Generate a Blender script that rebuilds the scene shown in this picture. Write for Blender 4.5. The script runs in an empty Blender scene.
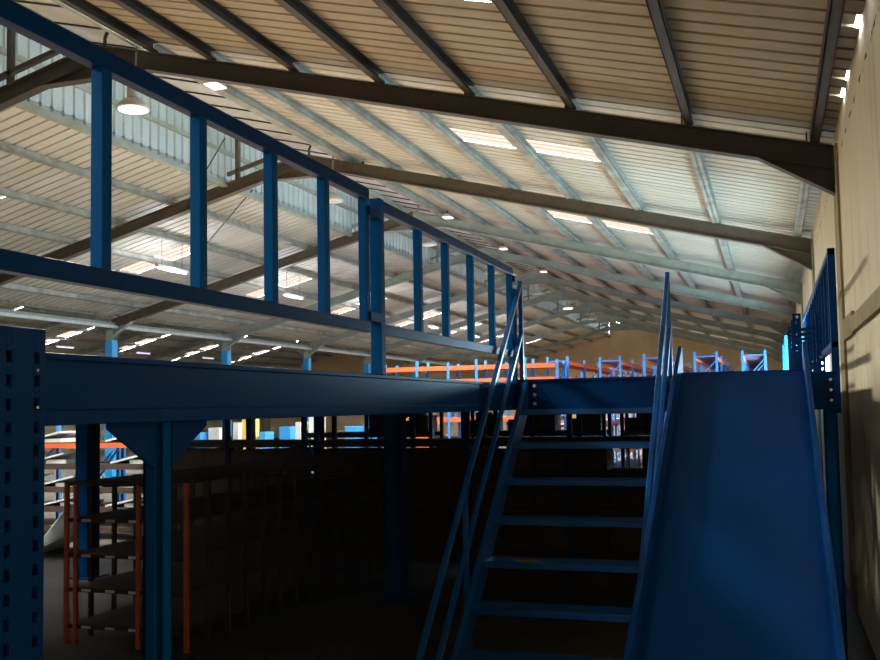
import bpy, math, random
from mathutils import Vector, Matrix
random.seed(7)
C = bpy.context.scene.collection
SC = bpy.context.scene
FLOOR = -2.1          # metres; the camera stands at the origin, Z = 0 is eye height

# ------------------------------------------------------------------ materials
def material(name, col, rough=.5, metal=0., noise=0., nscale=4., dark=None, trans=0., emit=None, estr=0., spec=.5, bump=0., stretch=(1, 1, 1)):
    m = bpy.data.materials.new(name); m.use_nodes = True
    nt = m.node_tree; b = nt.nodes['Principled BSDF']; out = nt.nodes['Material Output']
    b.inputs['Base Color'].default_value = (*col, 1)
    b.inputs['Roughness'].default_value = rough
    b.inputs['Metallic'].default_value = metal
    b.inputs['Specular IOR Level'].default_value = spec
    if noise or bump:
        tc = nt.nodes.new('ShaderNodeTexCoord'); mp = nt.nodes.new('ShaderNodeMapping')
        mp.inputs['Scale'].default_value = stretch
        geo = nt.nodes.new('ShaderNodeNewGeometry')
        nt.links.new(geo.outputs['Position'], mp.inputs['Vector'])
        n = nt.nodes.new('ShaderNodeTexNoise'); n.inputs['Scale'].default_value = nscale
        n.inputs['Detail'].default_value = 6; n.inputs['Roughness'].default_value = .65
        nt.links.new(mp.outputs['Vector'], n.inputs['Vector'])
    if noise:
        r = nt.nodes.new('ShaderNodeValToRGB')
        r.color_ramp.elements[0].position = .35; r.color_ramp.elements[1].position = .65
        d = dark or tuple(c * .45 for c in col)
        r.color_ramp.elements[0].color = (*[c * (1 - noise) + e * noise for c, e in zip(col, d)], 1)
        r.color_ramp.elements[1].color = (*col, 1)
        nt.links.new(n.outputs['Fac'], r.inputs['Fac']); nt.links.new(r.outputs['Color'], b.inputs['Base Color'])
    if bump:
        bp = nt.nodes.new('ShaderNodeBump'); bp.inputs['Strength'].default_value = bump; bp.inputs['Distance'].default_value = .02
        nt.links.new(n.outputs['Fac'], bp.inputs['Height']); nt.links.new(bp.outputs['Normal'], b.inputs['Normal'])
    if trans:
        t = nt.nodes.new('ShaderNodeBsdfTranslucent'); t.inputs['Color'].default_value = (*col, 1)
        mx = nt.nodes.new('ShaderNodeMixShader'); mx.inputs['Fac'].default_value = trans
        nt.links.new(b.outputs['BSDF'], mx.inputs[1]); nt.links.new(t.outputs['BSDF'], mx.inputs[2])
        nt.links.new(mx.outputs['Shader'], out.inputs['Surface'])
    if emit:
        b.inputs['Emission Color'].default_value = (*emit, 1); b.inputs['Emission Strength'].default_value = estr
    return m
M = dict(
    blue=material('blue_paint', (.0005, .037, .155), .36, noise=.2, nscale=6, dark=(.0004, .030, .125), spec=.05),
    litblue=material('lit_blue_paint', (.0008, .078, .26), .4, noise=.15, nscale=6, spec=.03),  # lighter copy of the blue: light on front faces put into the colour
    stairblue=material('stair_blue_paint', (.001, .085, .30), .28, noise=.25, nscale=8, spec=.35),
    skyblue=material('sky_blue_paint_and_light', (.01, .30, .70), .4, noise=.2),  # paint of the valley columns; on the cyan racks also their daylight
    rackblue=material('rack_blue_paint', (.03, .22, .62), .42),
    orange=material('orange_paint', (.72, .12, .025), .45, noise=.2),
    plum=material('shelf_plum', (.16, .085, .115), .6, noise=.3),
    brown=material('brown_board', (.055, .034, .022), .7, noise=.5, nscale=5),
    darksteel=material('dark_brown_shaded_steel', (.040, .031, .022), .6, noise=.5, nscale=3, dark=(.02, .015, .011)),  # part of this darkness is shade on the near frames and purlins
    brownsteel=material('brown_shaded_steel', (.12, .092, .06), .6, noise=.5, nscale=4),  # browner steel with some shade of the nearer rafters in its colour
    greysteel=material('grey_green_steel', (.33, .38, .33), .6, noise=.55, nscale=3, dark=(.2, .19, .15)),
    purlin=material('purlin_steel', (.36, .37, .31), .6, noise=.6, nscale=2.2, dark=(.09, .06, .04)),
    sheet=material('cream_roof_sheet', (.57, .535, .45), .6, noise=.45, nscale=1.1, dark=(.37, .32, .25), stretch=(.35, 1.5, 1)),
    tanshadedsheet=material('tan_shaded_roof_sheet', (.345, .29, .20), .6, noise=.6, nscale=1.1, dark=(.22, .17, .11), stretch=(.35, 1.5, 1)),  # dirtier tan, with part of the near bay's shade put into it
    clad=material('pale_cladding', (.40, .47, .46), .5, noise=.3, nscale=2, trans=.008),
    ridge=material('fibreglass_strip', (.66, .64, .60), .5, noise=.35, nscale=2, trans=.03),
    sky=material('rooflight', (.027, .0182, .0135), .5, trans=.95, noise=.25, nscale=5),
    winglass=material('frosted_pane', (.80, .90, 1.), .5, trans=.85),
    floor=material('concrete_floor', (.12, .11, .09), .75, noise=.6, nscale=1.5, bump=.1),
    chip=material('chipboard_deck', (.44, .35, .25), .8, noise=.35, nscale=6),
    gable=material('gable_plaster', (.78, .56, .34), .85, noise=.3, nscale=.8),
    wcol=material('mouldy_concrete', (.30, .25, .13), .85, noise=.5, nscale=3, dark=(.13, .10, .05)),
    grime=material('grimy_wall', (.34, .29, .2), .85, noise=.4, nscale=.8),
    white=material('white_board', (.62, .66, .66), .6, noise=.3),
    tag=material('white_tag', (.85, .85, .82), .6),
    yellow=material('yellow_carton', (.75, .55, .12), .7),
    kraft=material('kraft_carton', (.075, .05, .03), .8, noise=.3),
    bluecarton=material('blue_carton', (.03, .28, .70), .6),
    alu=material('spun_aluminium', (.62, .62, .58), .4, metal=.3),
    black=material('black_cable', (.03, .03, .03), .6),
    bulb=material('lit_lens', (1, 1, 1), .3, emit=(1, .96, .85), estr=9),
    dimbulb=material('lamp_lens', (.75, .73, .66), .3),
    flood=material('flood_lens', (1, 1, 1), .3, emit=(1, .74, .66), estr=2.2),
    tube=material('lit_tube', (1, 1, 1), .3, emit=(.84, .74, 1), estr=1.5),
    rust=material('rust_patch', (.32, .16, .06), .9, noise=.6, nscale=25),
    bolt=material('zinc_bolt', (.65, .65, .62), .35, metal=.8),
)
def wall_material():
    m = material('cream_plaster', (.66, .60, .42), .85, noise=.32, nscale=.9, dark=(.46, .40, .25), stretch=(1, 1, .5), bump=.05)
    nt = m.node_tree; b = nt.nodes['Principled BSDF']
    src = b.inputs['Base Color'].links[0].from_socket
    geo = nt.nodes.new('ShaderNodeNewGeometry')
    # drip streaks of grime and a broken row of fixing holes under the eave
    mp = nt.nodes.new('ShaderNodeMapping'); mp.inputs['Scale'].default_value = (1, 3.2, .25)
    nt.links.new(geo.outputs['Position'], mp.inputs['Vector'])
    n = nt.nodes.new('ShaderNodeTexNoise'); n.inputs['Scale'].default_value = 2.2; n.inputs['Detail'].default_value = 5
    nt.links.new(mp.outputs['Vector'], n.inputs['Vector'])
    r = nt.nodes.new('ShaderNodeMapRange'); r.inputs[1].default_value = .55; r.inputs[2].default_value = .75; r.inputs[4].default_value = .55
    nt.links.new(n.outputs['Fac'], r.inputs[0])
    mx = nt.nodes.new('ShaderNodeMix'); mx.data_type = 'RGBA'
    nt.links.new(r.outputs[0], mx.inputs[0]); nt.links.new(src, mx.inputs[6]); mx.inputs[7].default_value = (.34, .28, .16, 1)
    sx = nt.nodes.new('ShaderNodeSeparateXYZ'); nt.links.new(geo.outputs['Position'], sx.inputs[0])
    def math_(op, a, bb):
        k = nt.nodes.new('ShaderNodeMath'); k.operation = op
        for i, v in enumerate((a, bb)):
            if isinstance(v, (int, float)): k.inputs[i].default_value = v
            else: nt.links.new(v, k.inputs[i])
        return k.outputs[0]
    dz = math_('ABSOLUTE', math_('SUBTRACT', sx.outputs['Z'], 2.44), 0)
    near = math_('LESS_THAN', dz, .022)
    n2 = nt.nodes.new('ShaderNodeTexNoise'); n2.inputs['Scale'].default_value = 5.5
    mp2 = nt.nodes.new('ShaderNodeMapping'); mp2.inputs['Scale'].default_value = (0, 1, 3)
    nt.links.new(geo.outputs['Position'], mp2.inputs['Vector']); nt.links.new(mp2.outputs[0], n2.inputs['Vector'])
    hole = math_('MULTIPLY', near, math_('GREATER_THAN', n2.outputs['Fac'], .57))
    m2 = nt.nodes.new('ShaderNodeMix'); m2.data_type = 'RGBA'
    nt.links.new(hole, m2.inputs[0]); nt.links.new(mx.outputs[2], m2.inputs[6]); m2.inputs[7].default_value = (.05, .035, .02, 1)
    nt.links.new(m2.outputs[2], b.inputs['Base Color'])
    return m
M['wall'] = wall_material()

# ------------------------------------------------------------------ mesh builder
class MB:
    def __init__(s): s.v, s.f = [], []
    def add(s, vs, fs):
        o = len(s.v); s.v += [tuple(p) for p in vs]; s.f += [tuple(i + o for i in f) for f in fs]; return s
    def hexa(s, p):   # bottom 4 (ccw), top 4
        return s.add(p, [(3, 2, 1, 0), (4, 5, 6, 7), (0, 1, 5, 4), (1, 2, 6, 5), (2, 3, 7, 6), (3, 0, 4, 7)])
    def box(s, x0, x1, y0, y1, z0, z1):
        x0, x1 = sorted((x0, x1)); y0, y1 = sorted((y0, y1)); z0, z1 = sorted((z0, z1))
        return s.hexa([(x0, y0, z0), (x1, y0, z0), (x1, y1, z0), (x0, y1, z0), (x0, y0, z1), (x1, y0, z1), (x1, y1, z1), (x0, y1, z1)])
    def slab(s, xa, za, xb, zb, h, y0, y1):   # sloping bar in the XZ plane, bottom edge given, vertical depth h
        return s.hexa([(xa, y0, za), (xb, y0, zb), (xb, y1, zb), (xa, y1, za), (xa, y0, za + h), (xb, y0, zb + h), (xb, y1, zb + h), (xa, y1, za + h)])
    def slabY(s, ya, za, yb, zb, h, x0, x1):
        return s.hexa([(x0, ya, za), (x1, ya, za), (x1, yb, zb), (x0, yb, zb), (x0, ya, za + h), (x1, ya, za + h), (x1, yb, zb + h), (x0, yb, zb + h)])
    def prism(s, poly, axis, a, b):   # polygon in the plane normal to axis
        def P(q, t):
            return {0: (t, q[0], q[1]), 1: (q[0], t, q[1]), 2: (q[0], q[1], t)}[axis]
        n = len(poly)
        return s.add([P(q, a) for q in poly] + [P(q, b) for q in poly],
                     [tuple(range(n))[::-1], tuple(range(n, 2 * n))] + [(i, (i + 1) % n, n + (i + 1) % n, n + i) for i in range(n)])
    def bar(s, p, q, w, h):   # rectangular bar between two points
        p, q = Vector(p), Vector(q); d = (q - p).normalized()
        side = d.cross(Vector((0, 0, 1)))
        if side.length < 1e-4: side = Vector((1, 0, 0))
        side.normalize(); up = side.cross(d)
        a = [p + side * sx * w / 2 + up * sy * h / 2 for sx, sy in ((-1, -1), (1, -1), (1, 1), (-1, 1))]
        b = [x + (q - p) for x in a]
        return s.add(a + b, [(3, 2, 1, 0), (4, 5, 6, 7)] + [(i, (i + 1) % 4, 4 + (i + 1) % 4, 4 + i) for i in range(4)])
    def tube(s, pts, r, n=10):
        pts = [Vector(p) for p in pts]; o = len(s.v); last = None
        for i, p in enumerate(pts):
            d = ((pts[min(i + 1, len(pts) - 1)] - pts[max(i - 1, 0)])).normalized()
            a = d.cross(Vector((0, 1, 0)) if abs(d.y) < .9 else Vector((1, 0, 0))).normalized()
            if last is not None:
                a = (last - d * last.dot(d)).normalized()
            last = a; b = d.cross(a)
            s.v += [tuple(p + (a * math.cos(t) + b * math.sin(t)) * r) for t in [2 * math.pi * k / n for k in range(n)]]
        for i in range(len(pts) - 1):
            for k in range(n):
                s.f.append((o + i * n + k, o + i * n + (k + 1) % n, o + (i + 1) * n + (k + 1) % n, o + (i + 1) * n + k))
        s.f.append(tuple(o + k for k in range(n))[::-1]); s.f.append(tuple(o + (len(pts) - 1) * n + k for k in range(n)))
        return s
    def lathe(s, prof, cx, cy, n=24):
        o = len(s.v)
        for r, z in prof:
            s.v += [(cx + r * math.cos(2 * math.pi * k / n), cy + r * math.sin(2 * math.pi * k / n), z) for k in range(n)]
        for i in range(len(prof) - 1):
            for k in range(n):
                s.f.append((o + i * n + k, o + i * n + (k + 1) % n, o + (i + 1) * n + (k + 1) % n, o + (i + 1) * n + k))
        s.f.append(tuple(o + k for k in range(n))[::-1]); s.f.append(tuple(o + (len(prof) - 1) * n + k for k in range(n)))
        return s
    def build(s, name, mat, parent=None, bevel=0., smooth=False):
        if parent is not None: org = root_loc(parent)
        else:
            xs, ys, zs = zip(*s.v); org = Vector(((min(xs) + max(xs)) / 2, (min(ys) + max(ys)) / 2, min(zs)))
        me = bpy.data.meshes.new(name)
        me.from_pydata([tuple(Vector(p) - org) for p in s.v], [], s.f); me.update()
        import bmesh
        bm = bmesh.new(); bm.from_mesh(me); bmesh.ops.recalc_face_normals(bm, faces=bm.faces); bm.to_mesh(me); bm.free()
        me.materials.append(M[mat])
        if smooth:
            for p in me.polygons: p.use_smooth = True
        o = bpy.data.objects.new(name, me); C.objects.link(o)
        if parent is None: o.location = org
        else: o.parent = parent
        if bevel:
            bv = o.modifiers.new('bevel', 'BEVEL'); bv.width = bevel; bv.segments = 2; bv.limit_method = 'ANGLE'
        return o
def root_loc(o):
    v = Vector((0, 0, 0))
    while o is not None: v = v + Vector(o.location); o = o.parent
    return v
def thing(name, loc, label, cat, group=None):
    o = bpy.data.objects.new(name, None); C.objects.link(o); o.location = loc; o.empty_display_size = .2
    o['label'] = label; o['category'] = cat
    if group: o['group'] = group
    return o
def tag(o, label, cat, group=None):
    o['label'] = label; o['category'] = cat
    if group: o['group'] = group
    return o
def struct(o): o['kind'] = 'structure'; return o
def copy_tree(o, loc, label, group=None):
    r = o.copy(); C.objects.link(r); r.location = loc; r['label'] = label
    if group: r['group'] = group
    for ch in list(o.children):
        c = ch.copy(); C.objects.link(c); c.parent = r
        for g in list(ch.children):
            d = g.copy(); C.objects.link(d); d.parent = c
    return r
ORD = ['first', 'second', 'third', 'fourth', 'fifth', 'sixth', 'seventh', 'eighth', 'ninth', 'tenth', 'eleventh', 'twelfth', 'thirteenth', 'fourteenth']

# ------------------------------------------------------------------ building geometry
XW, XR = .69, -8.53                      # eave of the right wall, ridge
T = .2565
BAY = -18.44                             # offset of the neighbouring bay
YN, YF = -7.0, 66.0
FY = [10.75 + 6.15 * n for n in range(0, 9)]
def zb(x):  return 2.565 - T * x if x >= XR else 2.565 - T * (2 * XR - x)     # rafter underside
def zt(x):  return zb(x) + .245
def zs(x):  return zt(x) + .155
PR = [.48, -.785, -2.06, -3.25, -4.39, -5.55, -6.73, -7.62]
PL = [-10.36, -11.5, -12.8, -14.0, -15.3, -16.65]
SKY_Y = [7.25, 13.25, 19.75, 25.75, 31.75, 38.0, 44.0, 50.25, 56.5]

def sheet(name, mat, x0, x1, zf, y0, y1, cuts=(), pitch=.25, rib=.042, keep=None):
    """corrugated sheeting: ribs run down the slope; cuts = (xa, xb, ya, yb) openings"""
    m = MB(); k = 0; y = y0
    while y < y1 - 1e-6:
        segs = [(x0, x1)]
        for xa, xb, ya, yb in cuts:
            if ya - 1e-6 <= y < yb - 1e-6:
                ns = []
                for a, b in segs:
                    if xb <= a or xa >= b: ns.append((a, b))
                    else:
                        if xa > a: ns.append((a, xa))
                        if xb < b: ns.append((xb, b))
                segs = ns
        prof = [(y, 0), (y + pitch * .78, 0), (y + pitch * .84, rib), (y + pitch * .94, rib), (y + pitch, 0)]
        for a, b in segs:
            vs = [(a, py, zf(a) + pz) for py, pz in prof] + [(b, py, zf(b) + pz) for py, pz in prof]
            m.add(vs, [(i, i + 1, i + 6, i + 5) for i in range(4)])
        y += pitch
    return m

def cells(y): return y, y + .75
# right slope of the main bay, with skylight openings and a few daylight slits at the eave
cutsR, cutsL = [], []
for y in SKY_Y:
    cutsR.append((-4.62, -2.15, *cells(y))); cutsL.append((-15.0, -13.0, *cells(y)))
for y in (6.75, 7.5, 8.75, 9.25): cutsR.append((.685 + .01 * ((y * 4) % 3), .76, y, y + .25))
struct(sheet('ceiling', 'tanshadedsheet', -7.6, 1.0, zs, YN, 10.75, cutsR).build('ceiling', 'tanshadedsheet'))
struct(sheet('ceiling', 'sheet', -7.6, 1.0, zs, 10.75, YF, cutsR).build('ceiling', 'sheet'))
struct(sheet('ceiling', 'sheet', -17.9, -10.32, zs, YN, YF, cutsL).build('ceiling', 'sheet'))
zj = lambda x: 2.565 - T * x + .245 + .21          # the raised ridge roof carries the right slope on upwards
mini = [(-8.95, -8.55, y, y + .5) for y in SKY_Y]
struct(sheet('ceiling', 'sheet', -10.5, -9.08, zj, YN, YF).build('ceiling', 'sheet'))
struct(sheet('ceiling', 'sheet', -7.98, -7.45, zj, YN, YF).build('ceiling', 'sheet'))
# neighbouring bay
cuts2R = [(a + BAY, b + BAY, c, d) for a, b, c, d in cutsR if a < 0]; cuts2L = [(a + BAY, b + BAY, c, d) for a, b, c, d in cutsL]
z2 = lambda x: zs(x - BAY)
struct(sheet('ceiling', 'sheet', XR + BAY - .1, -17.6, z2, YN, YF, cuts2R).build('ceiling', 'sheet'))
struct(sheet('ceiling', 'sheet', -36.3, XR + BAY + .1, z2, YN, YF, cuts2L).build('ceiling', 'sheet'))

# ridge strip of pale fibreglass with glazing bars
def where(i, what): return what % ORD[i]
rs = thing('ridge_skylight', (-8.5, 30, zj(-8.5)), 'pale fibreglass strip with dark cross bars running along the roof ridge', 'skylight')
m = MB()
y = YN
m.slab(-9.1, zj(-9.1), -7.96, zj(-7.96), .012, YN, YF)
m.build('panel', 'ridge', rs)
y = YN + .4
while y < YF:
    MB().slab(-9.1, zj(-9.1) - .022, -7.96, zj(-7.96) - .022, .02, y, y + .04).build('glazing_bar', 'darksteel', rs); y += .78
for x in (-9.12, -7.94):
    MB().box(x - .035, x + .035, YN, YF, zj(x) - .13, zj(x) - .01).build('side_rail', 'greysteel', rs)

# vertical cladding on the left of the ridge
m = MB(); y = YN
while y < YF - .01:
    pr = [(y, 0), (y + .17, 0), (y + .19, .03), (y + .23, .03), (y + .25, 0)]
    m.add([(-10.33 - px, py, 4.62) for py, px in pr] + [(-10.33 - px, py, zj(-10.33)) for py, px in pr], [(i, i + 1, i + 6, i + 5) for i in range(4)])
    y += .25
struct(m.build('wall_clerestory', 'clad'))
tag(MB().box(-10.31, -10.24, YN, YF, 5.18, 5.26).build('cladding_girt', 'greysteel'), 'grey horizontal rail halfway up the pale ridge cladding', 'rail')
tag(MB().box(-10.34, -10.22, YN, YF, 4.50, 4.60).build('cladding_girt', 'greysteel'), 'grey rail along the bottom edge of the pale ridge cladding', 'rail')

# skylights
def skylight(x0, x1, zf, y, label, group):
    t = thing('skylight', ((x0 + x1) / 2, y + .35, zf((x0 + x1) / 2)), label, 'skylight', group)
    xm = (x0 + x1) / 2
    for a, b in ((x0, xm - .03), (xm + .03, x1)):
        sheet('p', 'sky', a, b, lambda x: zf(x) + .004, y, y + .75).build('panel', 'sky', t)
    for a in (x0, xm, x1):
        MB().box(a - .025, a + .025, y, y + .75, zf(a) - .03, zf(a) + .01).build('frame', 'sheet', t)
for i, y in enumerate(SKY_Y):
    skylight(-4.62, -2.15, zs, y, '%s bright skylight from the camera in the cream right roof slope' % ORD[i], 'skylights in the right roof slope')
    if i > 0: skylight(-15.0, -13.0, zs, y, '%s bright skylight from the camera in the left roof slope, above the blue rail' % ORD[i - 1], 'skylights in the left roof slope')
for i, y in enumerate(SKY_Y[3:]):
    skylight(-15.0 + BAY, -13.0 + BAY, z2, y, '%s bright skylight from the left in the dark far bay beyond the gutter' % ORD[i], 'skylights in the far bay')

# roof frames
def ibeam(m, xa, xb, y, zf=None, h=.245, w=.16):
    zf = zf or zb
    m.slab(xa, zf(xa), xb, zf(xb), .014, y - w / 2, y + w / 2)
    m.slab(xa, zf(xa) + h - .014, xb, zf(xb) + h - .014, .014, y - w / 2, y + w / 2)
    m.slab(xa, zf(xa) + .01, xb, zf(xb) + .01, h - .02, y - .006, y + .006)
    return m
def haunch(m, xe, xi, y, zf, zk=2.13, w=.16):
    # tapered web and sloping bottom flange from rafter to knee
    m.prism([(xi, zf(xi) + .01), (xe, zf(xe) + .01), (xe, zk)], 1, y - .006, y + .006)
    m.slab(xi, zf(xi), xe, zk, .016, y - w / 2, y + w / 2)
    m.box(xe - .008, xe + .008, y - w / 2, y + w / 2, zk, zf(xe) + .24)
    return m
def roof_frame(i, y):
    mat = 'darksteel' if i == 0 else 'brownsteel' if i == 1 else 'greysteel'  # nearer frames get darker steel, shade included in the colour
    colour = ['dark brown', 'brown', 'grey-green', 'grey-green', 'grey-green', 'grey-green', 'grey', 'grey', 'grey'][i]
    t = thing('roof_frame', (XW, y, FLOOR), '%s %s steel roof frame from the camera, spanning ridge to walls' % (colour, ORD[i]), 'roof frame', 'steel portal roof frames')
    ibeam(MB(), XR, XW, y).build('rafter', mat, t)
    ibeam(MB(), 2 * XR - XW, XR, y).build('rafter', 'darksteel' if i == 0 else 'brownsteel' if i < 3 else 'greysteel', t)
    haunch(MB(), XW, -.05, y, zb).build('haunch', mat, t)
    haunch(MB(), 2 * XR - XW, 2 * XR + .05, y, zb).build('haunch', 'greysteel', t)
    m = MB(); m.prism([(XR - .85, zb(XR - .85) + .01), (XR + .85, zb(XR + .85) + .01), (XR, zb(XR) + .02)], 1, y - .006, y + .006)
    m.box(XR - .85, XR + .85, y - .08, y + .08, zb(XR + .85) - .004, zb(XR + .85) + .012)
    m.build('apex_plate', mat, t)
    # ridge roof supports
    m = MB(); m.tube([(-8.40, y, zt(-8.40) - .01), (-8.40, y, 5.08), (-8.37, y, 5.15), (-8.30, y, 5.19), (-8.05, y, zj(-8.05) - .02)], .025, 8)
    m.build('ridge_strut', mat, t)
    MB().bar((-7.90, y, zt(-7.9) - .26), (-7.88, y, 4.90), .03, .03).build('ridge_strut', 'greysteel', t)
    MB().box(-10.03, -9.95, y - .04, y + .04, zt(-9.99) - .02, zj(-9.99) - .01).build('ridge_post', mat, t)
    MB().slab(-10.22, 4.72, -9.05, 5.02, .07, y - .04, y + .04).build('ridge_chord', mat, t)
    for x in PR[:7]:
        MB().box(x - .045, x - .033, y - .05, y + .05, zt(x) - .01, zt(x) + .12).build('cleat', 'darksteel', t)
    return t
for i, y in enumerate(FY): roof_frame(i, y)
for i, y in enumerate(FY[1:7]):
    t = thing('roof_frame', (BAY + XR, y, FLOOR), '%s grey frame from the left in the dark far bay, behind the blue-based columns' % ORD[i], 'roof frame', 'roof frames of the far bay')
    ibeam(MB(), XR + BAY, XW + BAY, y, lambda x: zb(x - BAY)).build('rafter', 'greysteel', t)
    ibeam(MB(), 2 * XR - XW + BAY, XR + BAY, y, lambda x: zb(x - BAY)).build('rafter', 'greysteel', t)
    haunch(MB(), XW + BAY - .02, BAY - .05, y, lambda x: zb(x - BAY)).build('haunch', 'greysteel', t)
# valley columns: grey above, bright blue below
def hcol(m, x, y, z0, z1, w=.22):
    m.box(x - w / 2, x + w / 2, y - .09, y - .078, z0, z1); m.box(x - w / 2, x + w / 2, y + .078, y + .09, z0, z1)
    m.box(x - .006, x + .006, y - .08, y + .08, z0, z1); return m
for i, y in enumerate(FY[2:7] ):
    t = thing('valley_column', (-17.75, y, FLOOR), '%s column from the left under the roof valley, bright blue below, grey at its head' % ORD[i], 'column', 'columns under the roof valley')
    MB().box(-17.87, -17.63, y - .12, y + .12, FLOOR, 2.06).build('painted_shaft', 'skyblue', t)
    hcol(MB(), -17.75, y, 2.06, zt(-17.75) - .26, .24).build('column_head', 'greysteel', t)
g = thing('valley_gutter', (-17.75, 30, 2.42), 'long grey gutter beam along the roof valley above the blue columns', 'gutter')
MB().box(-17.86, -17.64, YN, YF, 2.50, 2.53).box(-17.66, -17.63, YN, YF, 2.44, 2.57).build('gutter_channel', 'greysteel', g)
MB().tube([(-17.56, YN, 2.44), (-17.56, YF, 2.44)], .05, 8).build('pipe', 'white', g)

# purlins
def purlin(x, z, label, group, mat='purlin', y0=YN, y1=YF, name='purlin', s=1):
    m = MB(); h = .15; YF = y1; f = .085 if mat == 'darksteel' else .07
    if mat != 'darksteel': m.box(x - .06 * s, x, y0, YF, z, z + .006)
    m.box(x - .005, x + .005, y0, YF, z, z + h - .02); m.box(x - .005, x + s * f, y0, YF, z, z + .006); m.box(x - .005, x + s * f, y0, YF, z + h - .026, z + h - .02)
    m.box(x + s * (f - .006), x + s * f, y0, YF, z, z + .02)
    return tag(m.build(name, mat), label, 'purlin', group)
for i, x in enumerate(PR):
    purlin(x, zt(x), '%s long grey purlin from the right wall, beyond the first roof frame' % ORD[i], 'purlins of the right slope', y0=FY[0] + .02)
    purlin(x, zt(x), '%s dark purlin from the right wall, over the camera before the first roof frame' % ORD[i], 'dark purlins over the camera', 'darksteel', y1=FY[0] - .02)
for i, x in enumerate(PL[1:]):
    purlin(x, zt(x), '%s long steel purlin below the ridge cladding, under the left roof slope' % ORD[i], 'purlins of the left slope', s=-1)
for i, x in enumerate([-19, -20.3, -21.6, -22.9, -24.2, -25.5, -28.5, -29.8, -31.1, -32.4, -33.7, -35.0]):
    side = 'near slope' if x > -27 else 'far slope'
    n = i if x > -27 else i - 6
    purlin(x, zt(x - BAY) - .03, '%s purlin up from the eave side on the %s of the dark far bay' % (ORD[n] if x > -27 else ORD[5 - n], side), 'purlins of the far bay', s=1 if x > -27 else -1, y0=12)

# bracing rods under the left slope
for a, b, lab in (((-9.09, 14.93, 4.86), (-10.6, 16.4, 4.48), 'thin dark bracing rod crossing the pale ridge cladding'),
                  ((-10.1, 17.68, 4.60), (-12.9, 20.1, 3.88), 'thin dark bracing rod slanting across the left roof slope')):
    tag(MB().tube([a, b], .012, 6).build('bracing_rod', 'black'), lab, 'rod')

# walls, floor
struct(MB().box(-36.5, 1.2, YN - .3, YF + .3, FLOOR - .2, FLOOR).build('floor', 'floor'))
WX = .72
WINS = ((13.6, 16.3, .27, .86), (17.5, 22.4, .27, .86), (23.7, 28.5, .27, .86))  # low strips, extra ones added, shaped to send daylight up the roof
m = MB(); last = YN
for WIN in WINS:
    m.box(WX, WX + .22, last, WIN[0], FLOOR, 2.79); last = WIN[1]
    m.box(WX, WX + .22, WIN[0], WIN[1], FLOOR, WIN[2]); m.box(WX, WX + .22, WIN[0], WIN[1], WIN[3], 2.79)
m.box(WX, WX + .22, last, YF, FLOOR, 2.79)
struct(m.build('wall_right', 'wall'))
for i, WIN in enumerate(WINS):
    w = bpy.data.objects.new('window_%d' % (i + 1), None); C.objects.link(w); w.location = (WX + .1, WIN[0], WIN[2]); struct(w)
    struct(MB().box(WX + .16, WX + .17, WIN[0], WIN[1], WIN[2], WIN[3]).build('window_pane', 'winglass', w))
    m = MB()
    for k in range(5):
        q = WIN[0] + (WIN[1] - WIN[0]) * k / 4; m.box(WX + .12, WX + .16, q - .03, q + .03, WIN[2], WIN[3])
    for q in (WIN[2], WIN[3]): m.box(WX + .12, WX + .16, WIN[0], WIN[1], q - .03, q + .03)
    struct(m.build('window_frame', 'white', w))
gp = [(-17.75, FLOOR), (1.0, FLOOR), (1.0, zs(1.0)), (-10.32, zj(-10.32)), (-10.33, zs(-10.33)), (-17.75, zs(-17.75))]
struct(MB().prism(gp, 1, YF, YF + .2).build('wall_far', 'gable'))
struct(MB().prism(gp, 1, YN - .2, YN).build('wall_back', 'grime'))
g2 = [(-36.4, FLOOR), (-17.75, FLOOR), (-17.75, z2(-17.75)), (XR + BAY, z2(XR + BAY)), (-36.4, z2(-36.4))]
struct(MB().prism(g2, 1, YF, YF + .2).build('wall_far', 'gable'))
struct(MB().prism(g2, 1, YN - .2, YN).build('wall_back', 'grime'))
struct(MB().box(-36.5, -36.3, YN, YF, FLOOR, z2(-36.3)).build('wall_left', 'grime'))
# concrete piers in the right wall and the tie band on the near wall
for i, y in enumerate(FY[:6]):
    struct(MB().box(.695, .80, y - .30, y + .26, FLOOR, 2.60).build('trim_%d' % (i + 1), 'wcol'))
m = MB(); m.box(.685, .80, YN, 9.4, .60, .735); m.box(.69, .80, 9.3, 10.46, .585, .79)
struct(m.build('trim_7', 'wcol'))

# ------------------------------------------------------------------ mezzanine
DX, DY, DZ = -2.05, 8.05, .23
LZ = .185
d = thing('mezzanine_floor', (-5, 10, .15), 'brown boarded mezzanine floor lying on the blue beams, seen edge on', 'platform')
m = MB(); m.box(-9.6, DX - .12, YN + 1, DY + .12, .145, .18); m.box(-9.6, .44, DY + .12, 20.5, .18, .215)
m.build('floor_board', 'chip', d)
for k in range(12):
    yy = YN + 2 + k * 2.2
    MB().box(-9.6, DX - .16, yy, yy + .05, .0, .145).build('joist', 'blue', d)
for k in range(5):
    yy = DY + 2.4 + k * 2.4
    MB().box(DX - .16, .44, yy, yy + .05, .03, .18).build('joist', 'blue', d)
def channel_beam_Y(m, x, y0, y1, z0=-.045, z1=DZ):   # C beam along Y, open face hidden, lipped front
    m.box(x - .09, x - .012, y0, y1, z0, z1)
    m.box(x - .1, x, y0, y1, z1 - .025, z1); m.box(x - .1, x, y0, y1, z0, z0 + .045)
    return m
side = thing('side_beam', (DX, 3.2, -.045), 'long dark blue edge beam of the mezzanine running along the left', 'beam')
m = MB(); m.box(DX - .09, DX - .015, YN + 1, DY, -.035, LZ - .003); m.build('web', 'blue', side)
MB().box(DX - .1, DX, YN + 1, DY, LZ - .02, LZ).build('top_flange', 'blue', side, .003)
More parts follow.
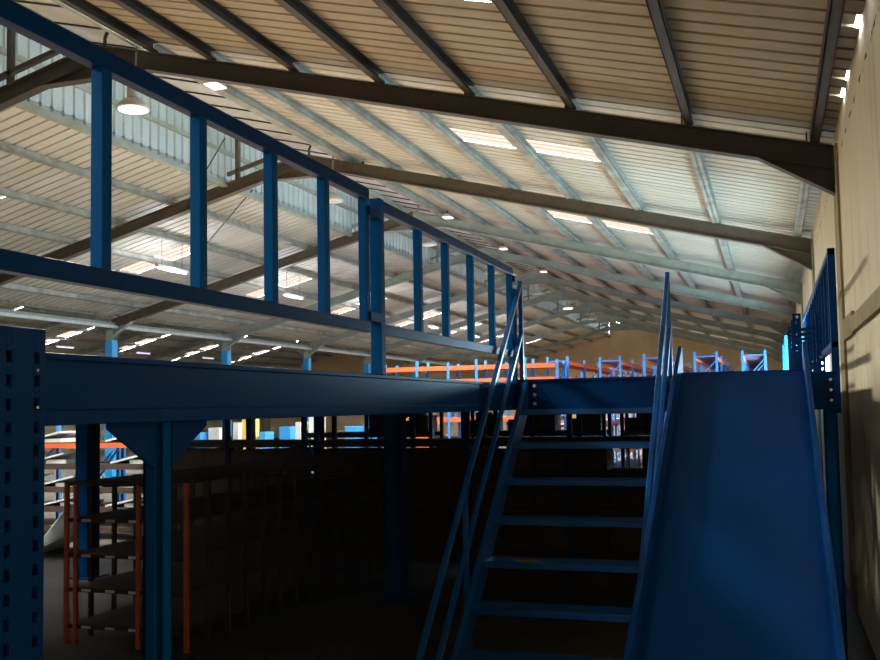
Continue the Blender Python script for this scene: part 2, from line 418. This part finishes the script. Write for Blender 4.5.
MB().box(DX - .1, DX + .006, YN + 1, DY, -.035, .012).build('bottom_flange', 'blue', side, .004)
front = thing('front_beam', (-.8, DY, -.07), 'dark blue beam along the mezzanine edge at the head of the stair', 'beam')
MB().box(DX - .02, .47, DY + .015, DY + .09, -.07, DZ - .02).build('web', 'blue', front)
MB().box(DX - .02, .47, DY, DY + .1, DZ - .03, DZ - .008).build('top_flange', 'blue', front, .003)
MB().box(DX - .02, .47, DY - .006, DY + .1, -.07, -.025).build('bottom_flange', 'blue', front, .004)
for k in range(3):
    MB().tube([(-1.905, DY - .012, .165 - .075 * k), (-1.905, DY + .02, .165 - .075 * k)], .014, 8).build('bolt', 'bolt', front)
for k in range(3):
    MB().tube([(.43, DY - .012, .16 - .08 * k), (.43, DY + .02, .16 - .08 * k)], .012, 8).build('bolt', 'bolt', front)

def lipped_post(m, x0, x1, y0, y1, z0, z1, t=.012):
    """omega-section upright: face towards -Y with folded returns"""
    m.box(x0 + .02, x1 - .02, y0, y0 + t, z0, z1)
    m.box(x0, x0 + .02, y0 + .012, y0 + .012 + t, z0, z1); m.box(x1 - .02, x1, y0 + .012, y0 + .012 + t, z0, z1)
    m.box(x0, x0 + t, y0 + .012, y1, z0, z1); m.box(x1 - t, x1, y0 + .012, y1, z0, z1)
    m.box(x0, x1, y1 - t, y1, z0, z1)
    return m
def deck_column(x, y, w, label, braces='y', top=-.035):
    t = thing('deck_column', (x, y, FLOOR), label, 'column', 'columns under the mezzanine')
    lipped_post(MB(), x - w / 2, x + w / 2, y - w / 2, y + w / 2, FLOOR + .01, top).build('shaft', 'litblue', t, .003)
    MB().box(x - w * .9, x + w * .9, y - w * .9, y + w * .9, FLOOR, FLOOR + .012).build('base_plate', 'blue', t)
    if 'y' in braces:
        for s in (-1, 1):
            MB().prism([(y + s * w / 2, top), (y + s * (w / 2 + .26), top), (y + s * (w / 2 + .26), top - .02), (y + s * w / 2, top - .17)], 0, x + w / 2 - .03, x + w / 2 - .018).build('knee_gusset', 'blue', t)
    if 'x' in braces:
        for s in (-1, 1):
            MB().prism([(x + s * w / 2, top), (x + s * (w / 2 + .26), top), (x + s * (w / 2 + .26), top - .02), (x + s * w / 2, top - .17)], 1, y - .006, y + .006).build('knee_gusset', 'blue', t)
    return t
deck_column(-2.139, 3.038, .080, 'blue column with gussets under the near side beam, lit on one face')
deck_column(-8.45, 10.5, .22, 'blue column behind the orange-ended shelves at the lower left', 'x', .0)
deck_column(-3.97, 10.03, .2, 'dark column in the shade under the middle of the mezzanine', 'x', .03)
t = deck_column(.42, 8.12, .1, 'dark blue column beside the right wall under the front beam', '')
# near upright at the left edge of the picture
t = thing('deck_upright', (-2.1, 2.25, FLOOR), 'wide dark slotted upright at the left edge, in front of the side beam', 'column')
m = MB(); x0, x1, y0, y1, z0, z1 = -2.17, -2.03, 2.0, 2.335, FLOOR, .250
last = y0
for yc in (2.19, 2.30):
    m.box(x1 - .012, x1, last, yc - .011, z0, z1); last = yc + .011; top = z1
    for q in range(33):
        zc = .165 - .068 * q; m.box(x1 - .012, x1, yc - .011, yc + .011, zc + .016, top); top = zc - .016
    m.box(x1 - .012, x1, yc - .011, yc + .011, z0, top)
m.box(x1 - .012, x1, last, y1, z0, z1)
m.box(x0, x1 - .012, y0, y0 + .012, z0, z1); m.box(x0, x1 - .012, y1 - .012, y1, z0, z1); m.box(x0, x0 + .012, y0 + .012, y1 - .012, z0, z1)
m.build('shaft', 'blue', t, .002)
MB().box(x1 - .03, x1 - .02, y0 + .014, y1 - .014, z0, z1 - .004).build('inner_fold', 'blue', t)
for zc in (.128, .020): MB().tube([(x1 - .005, 2.30, zc), (x1 + .004, 2.30, zc)], .0045, 8).build('bolt', 'bolt', t)

# guard panels along the side beam
def guard_panel(y0, y1, posts, label, zr=1.205):
    t = thing('guard_railing', (DX, (y0 + y1) / 2, .40), label, 'railing', 'guard panels on the side beam')
    a = DX - .05
    MB().box(a, DX, y0, y1, zr - .065, zr).build('top_rail', 'blue', t, .004)
    MB().box(a, DX, y0, y1, .41, .472).build('bottom_rail', 'blue', t, .004)
    for y in posts: MB().box(a + .001, DX - .001, y - .025, y + .025,  .46, zr - .055).build('upright', 'litblue', t, .004)
    return t
guard_panel(1.42, 4.855, [1.48, 2.06, 2.64, 3.217, 3.79, 4.325, 4.83], 'near blue tube guard panel on the left, running out of the picture')
guard_panel(5.055, 7.97, [5.68, 6.22, 6.80, 7.37, 7.93], 'far blue tube guard panel on the left, ending by the stair', 1.175)
for y, lab in ((5.02, 'blue post between the two left guard panels, standing on the side beam'), (8.02, 'blue post holding the stair end of the far guard panel')):
    t = thing('guard_post', (DX - .03, y, LZ), lab, 'post')
    MB().box(DX - .06, DX + .006, y - .032, y + .032, LZ, 1.18 if y < 6 else 1.0).build('shaft', 'litblue', t, .004)
    MB().box(DX - .08, DX + .0, y - .06, y + .03, LZ, LZ + .01).build('foot_plate', 'blue', t)
    for z in (.50, 1.08): MB().box(DX - .055, DX + .012, y - (.19 if y < 6 else .06), y - .03, z - .025, z + .025).build('clamp', 'blue', t)
# guard rail beside the right wall
t = thing('guard_rail', (.47, 11.4, DZ), 'blue barred guard rail along the right wall, above the slide', 'railing')
MB().box(.45, .50, DY, 14.9, 1.125, 1.175).build('top_rail', 'blue', t, .004)
MB().box(.45, .50, DY, 14.9, .405, .455).build('bottom_rail', 'blue', t, .004)
MB().box(.445, .50, DY + .0, DY + .055, -.10, 1.18).build('end_post', 'blue', t, .004)
for k in range(1, 14): MB().box(.46, .49, DY + .505 * k, DY + .505 * k + .035, .45, 1.13).build('baluster', 'blue', t)
for y in (11.3, 14.86): MB().box(.455, .495, y, y + .045, DZ - .005, .41).build('foot', 'blue', t)

# ------------------------------------------------------------------ staircase
st = thing('staircase', (-1.41, 6.3, FLOOR), 'steep blue open-tread steel stair rising to the mezzanine edge', 'staircase')
RISE, GO = .262, .290
SX0, SX1 = -1.955, -.865
def nose(z): return 8.04 - (DZ - z) / RISE * GO
k = 1
while DZ - RISE * k > FLOOR + .05:
    z = DZ - RISE * k; y = nose(z)
    tr = MB().box(SX0, SX1, y, y + .25, z - .008, z); tr.box(SX0, SX1, y, y + .012, z - .045, z); tr.box(SX0, SX1, y + .24, y + .25, z - .035, z)
    o = tr.build('tread', 'stairblue', st, .004)
    if abs(z + 1.08) < .1:
        pts = [(-1.66 + .085 * math.cos(a) * (1 + .25 * math.sin(3 * a)), y + .075 + .07 * math.sin(a) * (1 + .2 * math.cos(4 * a))) for a in [2 * math.pi * q / 18 for q in range(18)]]
        MB().prism(pts, 2, z, z + .002).build('rust_patch', 'rust', o)
    k += 1
sl = RISE / GO
for xa, xb in ((SX0 - .04, SX0), (SX1, SX1 + .04)):
    yb = nose(FLOOR)
    m = MB(); poly = [(8.05, DZ - .005), (8.05, DZ - .26), (yb + .16, FLOOR), (yb - .09, FLOOR)]
    m.prism(poly, 0, xa, xb); m.build('stringer', 'stairblue', st, .004)
def line(z0, y): return z0 - .95 * (8.07 - y)
for x in (-2.015, -.775):
    MB().bar((x, 5.0, line(1.04, 5.0)), (x, 8.08, line(1.04, 8.08)), .036, .036).build('handrail', 'stairblue', st, .006)
    MB().bar((x, 5.0, line(.62, 5.0)), (x, 8.05, line(.62, 8.05)), .036, .036).build('middle_rail', 'stairblue', st, .006)
    MB().box(x - .018, x + .018, 8.05, 8.085, .0, 1.07).build('rail_post', 'stairblue', st, .005)
    for y in (6.38, 5.03):
        zt_ = line(1.04, y); zl = line(.16, y) - .2
        MB().box(x - .018, x + .018, y - .018, y + .018, zl, zt_).build('rail_post', 'stairblue', st, .005)
        a, b = sorted((x, SX0 - .03 if x < -1.5 else SX1 + .03))
        MB().box(a, b, y - .02, y + .02, zl + .02, zl + .06).build('post_bracket', 'stairblue', st)
    a, b = sorted((x, SX0 - .03 if x < -1.5 else SX1 + .03))
    MB().box(a, b, 8.02, 8.08, .02, .08).build('post_bracket', 'stairblue', st)

# ------------------------------------------------------------------ slide
sd = thing('slide', (-.2, 5.2, FLOOR), 'wide blue steel goods slide sloping down beside the stair', 'slide')
KX0, KX1, KS = -.645, .225, .487
yb = 7.6 - (.225 - FLOOR) / KS
m = MB(); m.slabY(yb, FLOOR, 7.6, .218, .012, KX0, KX1); m.box(KX0, KX1, 7.58, 8.05, .215, .229); m.build('chute_bed', 'blue', sd)
for xa, xb in ((KX0 - .03, KX0), (KX1, KX1 + .03)):
    m = MB(); m.prism([(yb, FLOOR), (7.72, .16), (7.72, .435), (7.66, .435), (yb + .05, FLOOR + .20), (yb, FLOOR + .1)], 0, xa, xb)
    m.build('side_lip', 'blue', sd, .005)
for y in (4.2, 5.8, 7.4): 
    z = .218 - KS * (7.6 - y)
    MB().box(KX0, KX1, y - .025, y + .025, z - .075, z - .006).build('cross_bearer', 'blue', sd)
for x in (KX0 + .02, KX1 - .06):
    MB().box(x, x + .04, 6.6, 6.64, FLOOR, .218 - KS * 1.0 - .0).build('support_leg', 'blue', sd)

# ------------------------------------------------------------------ racks
def pallet_rack(x0, x1, y0, bays, bl, h, levels, label, group, up='rackblue', bm='orange', board='plum', z0=FLOOR, along='y', loads=True, name='pallet_rack', uw=.06, decks=None):
    """rack row along Y with frames across X"""
    t = thing(name, ((x0 + x1) / 2, y0, z0), label, 'rack', group)
    for k in range(bays + 1):
        y = y0 + k * bl
        for x in (x0, x1):
            m = MB(); m.box(x - uw / 2, x + uw / 2, y - .006, y + .006, z0, h); m.box(x - uw / 2, x - uw / 2 + .006, y, y + uw, z0, h); m.box(x + uw / 2 - .006, x + uw / 2, y, y + uw, z0, h)
            m.build('upright', up, t)
        m = MB(); z = z0 + .2; s = 0
        while z + .6 < h:
            a, b = ((x0, x1), (x1, x0))[s]; m.bar((a, y + .03, z), (b, y + .03, z + .6), .03, .02); z += .6; s = 1 - s
        m.bar((x0, y + .03, h - .12), (x1, y + .03, h - .12), .03, .03)
        m.build('frame_bracing', up, t)
        if k < bays:
            for z in levels:
                for x in (x0, x1):
                    MB().box(x - .02, x + .02, y + .03, y + bl + .03, z - .09, z).build('shelf_beam', bm, t)
                if decks is None or z in decks:
                    MB().box(x0, x1, y + .04, y + bl + .02, z, z + .015).build('shelf_board', board, t)
    return t
# far pallet racks standing on the floor beyond the mezzanine
k = 0
base = None
LV = [-1.3, -.55, .76, 1.18]
for i in range(5):
    x = .05 - 1.30 * i if i else -.06
    lab = '%s blue and orange pallet rack from the right wall, seen above the mezzanine beam' % ORD[i]
    if base is None:
        base = pallet_rack(-.55, 0, 26.0, 5, 2.5, 1.31, LV, lab, 'pallet racks beyond the mezzanine'); base.location = (x - .35, 26, FLOOR)
    else:
        copy_tree(base, (x - .35, 26 + (.0 if i % 3 else .8) * (i % 2), FLOOR), lab)
lt = thing('pallet_rack', (-7.6, 25, FLOOR), 'long blue and orange rack row facing the camera above the left beam', 'rack', 'pallet racks beyond the mezzanine')
NX = [-10.15, -9.2, -8.3, -7.5, -6.9, -6.15, -5.3]
for i, x in enumerate(NX):
    for y in (25.0, 25.9): MB().box(x - .035, x + .035, y - .03, y + .03, FLOOR, 1.20 + .07 * (i % 2)).build('upright', 'rackblue', lt)
    MB().bar((x, 25.0, .3), (x, 25.9, 1.0), .03, .03).bar((x, 25.0, -.6), (x, 25.9, .3), .03, .03).build('frame_bracing', 'rackblue', lt)
    if i:
        for z in (1.10, .74, -.3):
            for y in (24.97, 25.93): MB().box(NX[i - 1] + .04, x - .04, y - .02, y + .02, z - .11, z).build('shelf_beam', 'orange', lt)
            MB().box(NX[i - 1], x, 25.0, 25.9, z, z + .015).build('shelf_board', 'plum', lt)
# rack row along the right wall, standing on the mezzanine
def slotted_rack(x, y, mat, z1, label):
    t = thing('wall_rack', (x, y, .23), label, 'rack', 'racks along the right wall')
    for xx in (x, x + .20):
        for yy in (y, y + .75):
            m = MB(); w = .075
            m.box(xx - w / 2, xx - .014, yy, yy + .006, .226, z1); m.box(xx + .014, xx + w / 2, yy, yy + .006, .226, z1)
            z = .25
            while z < z1:
                m.box(xx - .014, xx + .014, yy, yy + .006, z, min(z + .032, z1)); z += .055
            m.box(xx - w / 2, xx - w / 2 + .005, yy, yy + .05, .226, z1); m.box(xx + w / 2 - .005, xx + w / 2, yy, yy + .05, .226, z1)
            m.build('upright', mat, t)
    for z in (.34, z1 - .15):
        if z < z1:
            MB().bar((x, y + .02, z), (x + .2, y + .02, z), .03, .03).build('tie', mat, t)
            MB().bar((x, y + .77, z), (x + .2, y + .77, z), .03, .03).build('tie', mat, t)
            MB().bar((x, y + .01, z), (x, y + .76, z), .03, .04).build('shelf_beam', mat, t)
    return t
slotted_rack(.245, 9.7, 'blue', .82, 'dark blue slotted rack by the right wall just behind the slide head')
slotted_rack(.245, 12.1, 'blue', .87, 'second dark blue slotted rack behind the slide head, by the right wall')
slotted_rack(.245, 15.6, 'skyblue', .99, 'bright cyan rack in the window light by the right wall')  # strong daylight on these uprights is put into their colour
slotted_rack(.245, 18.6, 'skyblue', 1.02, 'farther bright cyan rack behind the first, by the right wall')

# shelving under the mezzanine: the row with close-set orange posts at the left
def archive_shelving(x0, x1, y0, y1, z1, levels, label):
    t = thing('archive_shelving', ((x0 + x1) / 2, y0, FLOOR), label, 'shelving')
    n = int(round((y1 - y0) / .34))
    for k in range(n + 1):
        y = y0 + k * (y1 - y0) / n
        for x in (x0, x1): MB().box(x - .02, x + .02, y, y + .03, FLOOR, z1).build('upright', 'orange' if k == 0 else 'brown', t)
    for x in (x0 + .1, x0 + .78): MB().box(x - .018, x + .018, y0, y0 + .03, FLOOR, z1 - .02).build('upright', 'orange', t)
    for z in levels:
        s = MB().box(x0 + .02, x1 - .02, y0 + .03, y1, z - .012, z).box(x0 + .02, x1 - .02, y0 + .01, y0 + .028, z - .035, z).build('shelf', 'brown', t)
        if z < z1 - .1:
            for xx in (.17, .43, .68):
                MB().box(x0 + xx, x0 + xx + .10, y0 + .006, y0 + .01, z - .030, z - .006).build('shelf_tag', 'tag', s)
    return t
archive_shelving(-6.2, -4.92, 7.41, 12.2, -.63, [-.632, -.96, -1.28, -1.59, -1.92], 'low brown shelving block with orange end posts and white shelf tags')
# pallet racks in the shade under the mezzanine
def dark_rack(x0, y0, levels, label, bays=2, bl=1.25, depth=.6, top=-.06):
    t = thing('pallet_rack', (x0, y0, FLOOR), label, 'rack', 'racks in the shade under the mezzanine')
    for k in range(bays + 1):
        x = x0 + k * bl
        for y in (y0, y0 + depth):
            MB().box(x - .03, x + .03, y - .006, y, FLOOR, top).box(x - .03, x - .024, y, y + .05, FLOOR, top).box(x + .024, x + .03, y, y + .05, FLOOR, top).build('upright', 'blue', t)
        MB().bar((x, y0 + .02, FLOOR + .3), (x, y0 + depth, FLOOR + 1.1), .02, .03).bar((x, y0 + depth, FLOOR + 1.1), (x, y0 + .02, FLOOR + 1.8), .02, .03).build('frame_bracing', 'rackblue', t)
        if k < bays:
            for z in levels:
                for y in (y0, y0 + depth): MB().box(x + .03, x + bl - .03, y - .015, y + .015, z - .08, z).build('shelf_beam', 'brown', t)
                MB().box(x + .02, x + bl - .02, y0 - .01, y0 + depth + .02, z, z + .014).build('shelf_board', 'brown', t)
    return t
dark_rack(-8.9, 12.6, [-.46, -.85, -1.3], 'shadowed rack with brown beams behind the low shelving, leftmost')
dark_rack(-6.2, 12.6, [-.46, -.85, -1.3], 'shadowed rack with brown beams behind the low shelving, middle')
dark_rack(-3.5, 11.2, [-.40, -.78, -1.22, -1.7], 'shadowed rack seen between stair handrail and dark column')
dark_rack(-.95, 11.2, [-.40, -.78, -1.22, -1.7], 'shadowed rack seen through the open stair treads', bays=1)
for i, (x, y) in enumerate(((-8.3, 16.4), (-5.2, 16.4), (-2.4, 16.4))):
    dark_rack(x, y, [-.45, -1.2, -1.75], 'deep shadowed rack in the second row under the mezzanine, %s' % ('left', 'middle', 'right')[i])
# dark cartons added to fill those shelves and block the brightness behind
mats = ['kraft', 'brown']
n = 0
def carton(x, y, z, w, dd, h, mat, label, group):
    o = MB().box(x, x + w, y, y + dd, z, z + h); o.box(x + w * .44, x + w * .56, y - .002, y + dd, z + h * .55, z + h + .002)
    return tag(o.build('carton', mat, None, .004), label, 'box', group)
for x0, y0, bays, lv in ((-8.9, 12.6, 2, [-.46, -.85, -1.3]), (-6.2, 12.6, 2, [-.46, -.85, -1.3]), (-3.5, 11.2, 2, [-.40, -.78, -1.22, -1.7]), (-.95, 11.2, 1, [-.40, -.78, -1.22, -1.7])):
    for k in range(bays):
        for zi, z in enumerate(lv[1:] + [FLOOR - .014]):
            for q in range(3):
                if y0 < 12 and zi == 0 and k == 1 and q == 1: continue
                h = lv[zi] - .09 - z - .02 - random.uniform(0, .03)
                carton(x0 + k * 1.25 + .035 + q * .395, y0 + .03, z + .014, .385, .5, h, random.choice(mats), 'dim brown filler carton on a shaded rack shelf under the mezzanine', 'cartons in the shade')
for x0, y0, ks in ((-8.3, 16.4, (1,)), (-5.2, 16.4, (0, 1)), (-2.4, 16.4, (0, 1))):  # small cartons added to hide the bright stock farther back
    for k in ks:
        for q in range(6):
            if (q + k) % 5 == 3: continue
            carton(x0 + k * 1.25 + .04 + q * .196, y0 + .03, -.436, .17, .5, .20 + .045 * ((q * 7 + k * 3) % 4), 'brown', 'small dark filler carton silhouetted on a deep rack under the mezzanine', 'small cartons in the deep shade')
# bright stock far behind, beyond the mezzanine
cols = ['bluecarton', 'white', 'yellow', 'bluecarton', 'white', 'orange', 'bluecarton', 'white', 'kraft', 'bluecarton']
names = {'bluecarton': 'bright blue', 'white': 'white', 'yellow': 'yellow', 'orange': 'orange', 'kraft': 'brown'}
def far_carton(i, n, x, w):
    c = cols[(i * 7 + i // 3) % 10]
    carton(x, 23.6 + (i % 3) * .25, FLOOR, w, .5, 1.5 + .13 * ((i * 5) % 4), c, '%s tall carton in the row beyond the mezzanine, %s from the left' % (names[c], ORD[i]), 'tall cartons beyond the mezzanine')
xx = -15.4
for i in range(14):
    w_ = (.20, .34, .16, .26)[i % 4]; far_carton(i, 14, xx, w_); xx += w_ + (.12, .30, .42)[i % 3]
# lit racks and sheet stock beyond the left edge of the mezzanine
def stock_rack(x0, y0, label):
    t = thing('stock_rack', (x0, y0, FLOOR), label, 'rack', 'stock racks beyond the left of the mezzanine')
    for k in range(3):
        for y in (y0, y0 + .9): MB().box(x0 + k * 1.3 - .03, x0 + k * 1.3 + .03, y - .03, y + .03, FLOOR, -.12).build('upright', 'rackblue', t)
        MB().bar((x0 + k * 1.3, y0, -1.3), (x0 + k * 1.3, y0 + .9, -.5), .03, .03).build('frame_bracing', 'rackblue', t)
    for z in (-.50, -.86, -1.25, -1.58, -1.9):
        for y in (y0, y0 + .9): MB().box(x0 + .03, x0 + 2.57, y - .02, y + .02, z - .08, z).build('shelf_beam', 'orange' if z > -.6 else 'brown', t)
        MB().box(x0, x0 + 2.6, y0 - .02, y0 + .92, z, z + .015).build('shelf_board', 'brown', t)
    return t
stock_rack(-13.6, 13.6, 'lit rack with orange beams at the far lower left, left of the pair')
stock_rack(-10.9, 13.6, 'lit rack with orange beams at the far lower left, right of the pair')
for i, (x, z) in enumerate(((-13.2, -.485), (-12.3, -.485), (-10.6, -.485), (-13.1, -.845), (-12.2, -.845), (-10.5, -.845), (-13.0, -1.235), (-12.0, -1.235), (-10.7, -1.235), (-13.2, -1.565), (-11.9, -1.565), (-10.6, -1.565))):
    o = MB().slab(x, z, x + .75, z + .16, .03, 13.62, 14.3).box(x + .35, x + .75, 13.66, 14.26, z, z + .06).build('metal_sheet', 'white')
    tag(o, 'white sheet panel propped on the %s lit rack shelf, %s from the left' % (('top', 'second', 'third', 'fourth')[i // 3], ORD[i % 3]), 'panel', 'white panels on the stock racks')
m = MB(); m.slab(-10.6, FLOOR, -9.9, FLOOR + .75, .02, 11.9, 12.7); m.slab(-10.5, FLOOR + .02, -9.8, FLOOR + .30, .02, 11.6, 12.3)
tag(m.build('scrap_sheet', 'white'), 'crumpled pale sheet metal leaning on the floor behind the shelving', 'sheet')

# ------------------------------------------------------------------ lamps
def high_bay(x, y, z, lit, label):
    t = thing('pendant_lamp', (x, y, z), label, 'lamp', 'dome lamps along the ridge')
    MB().lathe([(.235, z), (.24, z + .01), (.225, z + .05), (.17, z + .11), (.10, z + .16), (.07, z + .17)], x, y).build('shade', 'alu', t, smooth=True)
    MB().lathe([(.215, z + .012), (.20, z - .005), (.0001, z - .015)], x, y).build('lens', 'bulb' if lit else 'dimbulb', t)
    MB().lathe([(.07, z + .165), (.085, z + .18), (.085, z + .36), (.05, z + .40)], x, y, 16).build('ballast', 'alu', t)
    top = 5.05
    MB().tube([(x, y, z + .39), (x + .02, y, z + .55), (x, y, top)], .012, 6).build('cord', 'black', t)
    return t
LAMPS = [(11.54, 1), (18.2, 0), (24.2, 0), (30.3, 0), (36.8, 0), (42.95, 1), (49.05, 0)]
for i, (y, lit) in enumerate(LAMPS):
    high_bay(XR, y, 4.32 if i else 4.34, lit, '%s %s dome lamp from the camera, hanging under the ridge' % ('glowing' if lit else 'unlit', ORD[i]))
for i, y in enumerate((11.95, 17.3, 22.55, 27.8, 33.2)):
    x, z = -7.43, 4.68
    t = thing('floodlight', (x, y, z), '%s small square floodlight from the camera, glowing pinkish beside the ridge strip' % ORD[i], 'lamp', 'floodlights beside the ridge')
    MB().prism([(x - .11, z), (x + .11, z), (x + .07, z + .07), (x - .07, z + .07)], 1, y - .15, y + .15).build('housing', 'alu', t)
    MB().box(x - .10, x + .10, y - .14, y + .14, z - .012, z).build('lens', 'flood', t)
    MB().box(x - .015, x + .015, y - .03, y + .03, z + .06, zs(x) - .03).build('bracket', 'black', t)
def batten(x, y, z, label, group):
    t = thing('tube_lamp', (x, y, z), label, 'lamp', group)
    MB().box(x - .05, x + .05, y, y + 1.2, z, z + .05).build('housing', 'white', t)
    MB().tube([(x, y + .03, z - .03), (x, y + 1.17, z - .03)], .022, 8).build('tube', 'tube', t)
    for q in (.2, 1.0): MB().tube([(x, y + q, z + .04), (x, y + q, zs(x) - .0 if x > -18 else z2(x))], .006, 5).build('hanger', 'black', t)
for i, y in enumerate(SKY_Y[2:8]):
    batten(-13.0, y - 1.3, 3.28, '%s bluish tube lamp from the left, beside a left-slope skylight' % ORD[i], 'tube lamps under the left slope')
for i, y in enumerate(SKY_Y[3:8]):
    batten(-31.4, y - 1.2, 3.15, '%s violet-white tube lamp from the left in the dark far bay' % ORD[i], 'tube lamps in the far bay')

# ------------------------------------------------------------------ light
def spot(x, y, z, power, col, ang=165, rad=.45):
    l = bpy.data.lights.new('lamp_and_fill_spot', 'SPOT'); l.energy = power; l.color = col; l.spot_size = math.radians(ang); l.spot_blend = .5; l.shadow_soft_size = rad
    o = bpy.data.objects.new('lamp_and_fill_spot', l); C.objects.link(o); o.location = (x, y, z); return o
for y, p in ((-6.3, 1300), (-.8, 1000), (5.4, 1600), (11.54, 3100), (18.2, 3100), (24.2, 3100), (30.3, 3100), (36.8, 3100), (42.95, 3100), (49, 3000), (57, 4500)):  # spots also added at unlit domes and past the row for brightness
    spot(XR, y, 4.26, p, (1, .94, .83))
spot(-3.0, -4.8, 3.6, 1300, (1, .95, .88))  # added lamp behind the camera to lift faces turned towards it
for y in (10, 20, 30, 40): spot(-27, y, 4.2, 900, (1, .88, .7))
for y in SKY_Y[2:8]:
    l = bpy.data.lights.new('tube_light', 'POINT'); l.energy = 120; l.color = (.85, .88, 1); l.shadow_soft_size = .15
    o = bpy.data.objects.new('tube_light', l); C.objects.link(o); o.location = (-13.0, y - .7, 3.10)

for WIN in WINS:      # area lamp added in each window to brighten the roof with daylight
    l = bpy.data.lights.new('window_fill', 'AREA'); l.shape = 'RECTANGLE'; l.size = WIN[3] - WIN[2] - .06; l.size_y = WIN[1] - WIN[0] - .1; l.energy = 390; l.color = (.50, .80, 1)
    o = bpy.data.objects.new('window_fill', l); C.objects.link(o); o.location = (WX + .11, (WIN[0] + WIN[1]) / 2, (WIN[2] + WIN[3]) / 2); o.rotation_euler = (0, math.radians(90), 0)
wd = bpy.data.worlds.new('daylight'); SC.world = wd; wd.use_nodes = True
bg = wd.node_tree.nodes['Background']; bg.inputs['Color'].default_value = (.80, .90, 1, 1); bg.inputs['Strength'].default_value = 70

# ------------------------------------------------------------------ camera
F, YAW, PIT, ROL, SY = 969.63, .32871, .063448, .017794, 15.52
cy, s_ = math.cos(YAW), math.sin(YAW)
w = Vector((-s_ * math.cos(PIT), cy * math.cos(PIT), math.sin(PIT))); r0 = Vector((cy, s_, 0)); u0 = r0.cross(w)
r = r0 * math.cos(ROL) - u0 * math.sin(ROL); u = r0 * math.sin(ROL) + u0 * math.cos(ROL)
cd = bpy.data.cameras.new('camera'); cam = bpy.data.objects.new('camera', cd); C.objects.link(cam)
cam.matrix_world = Matrix(((r.x, u.x, -w.x, 0), (r.y, u.y, -w.y, 0), (r.z, u.z, -w.z, 0), (0, 0, 0, 1)))
cd.sensor_width = 36; cd.lens = F / 880 * 36; cd.shift_y = SY / 880; cd.clip_end = 200; cd.clip_start = .05
SC.camera = cam
SC.view_settings.view_transform = 'Standard'; SC.view_settings.look = 'None'
SC.view_settings.exposure = 0; SC.view_settings.gamma = 1; SC.view_settings.use_curve_mapping = False
SC.cycles.max_bounces = 6; SC.cycles.diffuse_bounces = 4; SC.cycles.sample_clamp_indirect = 6
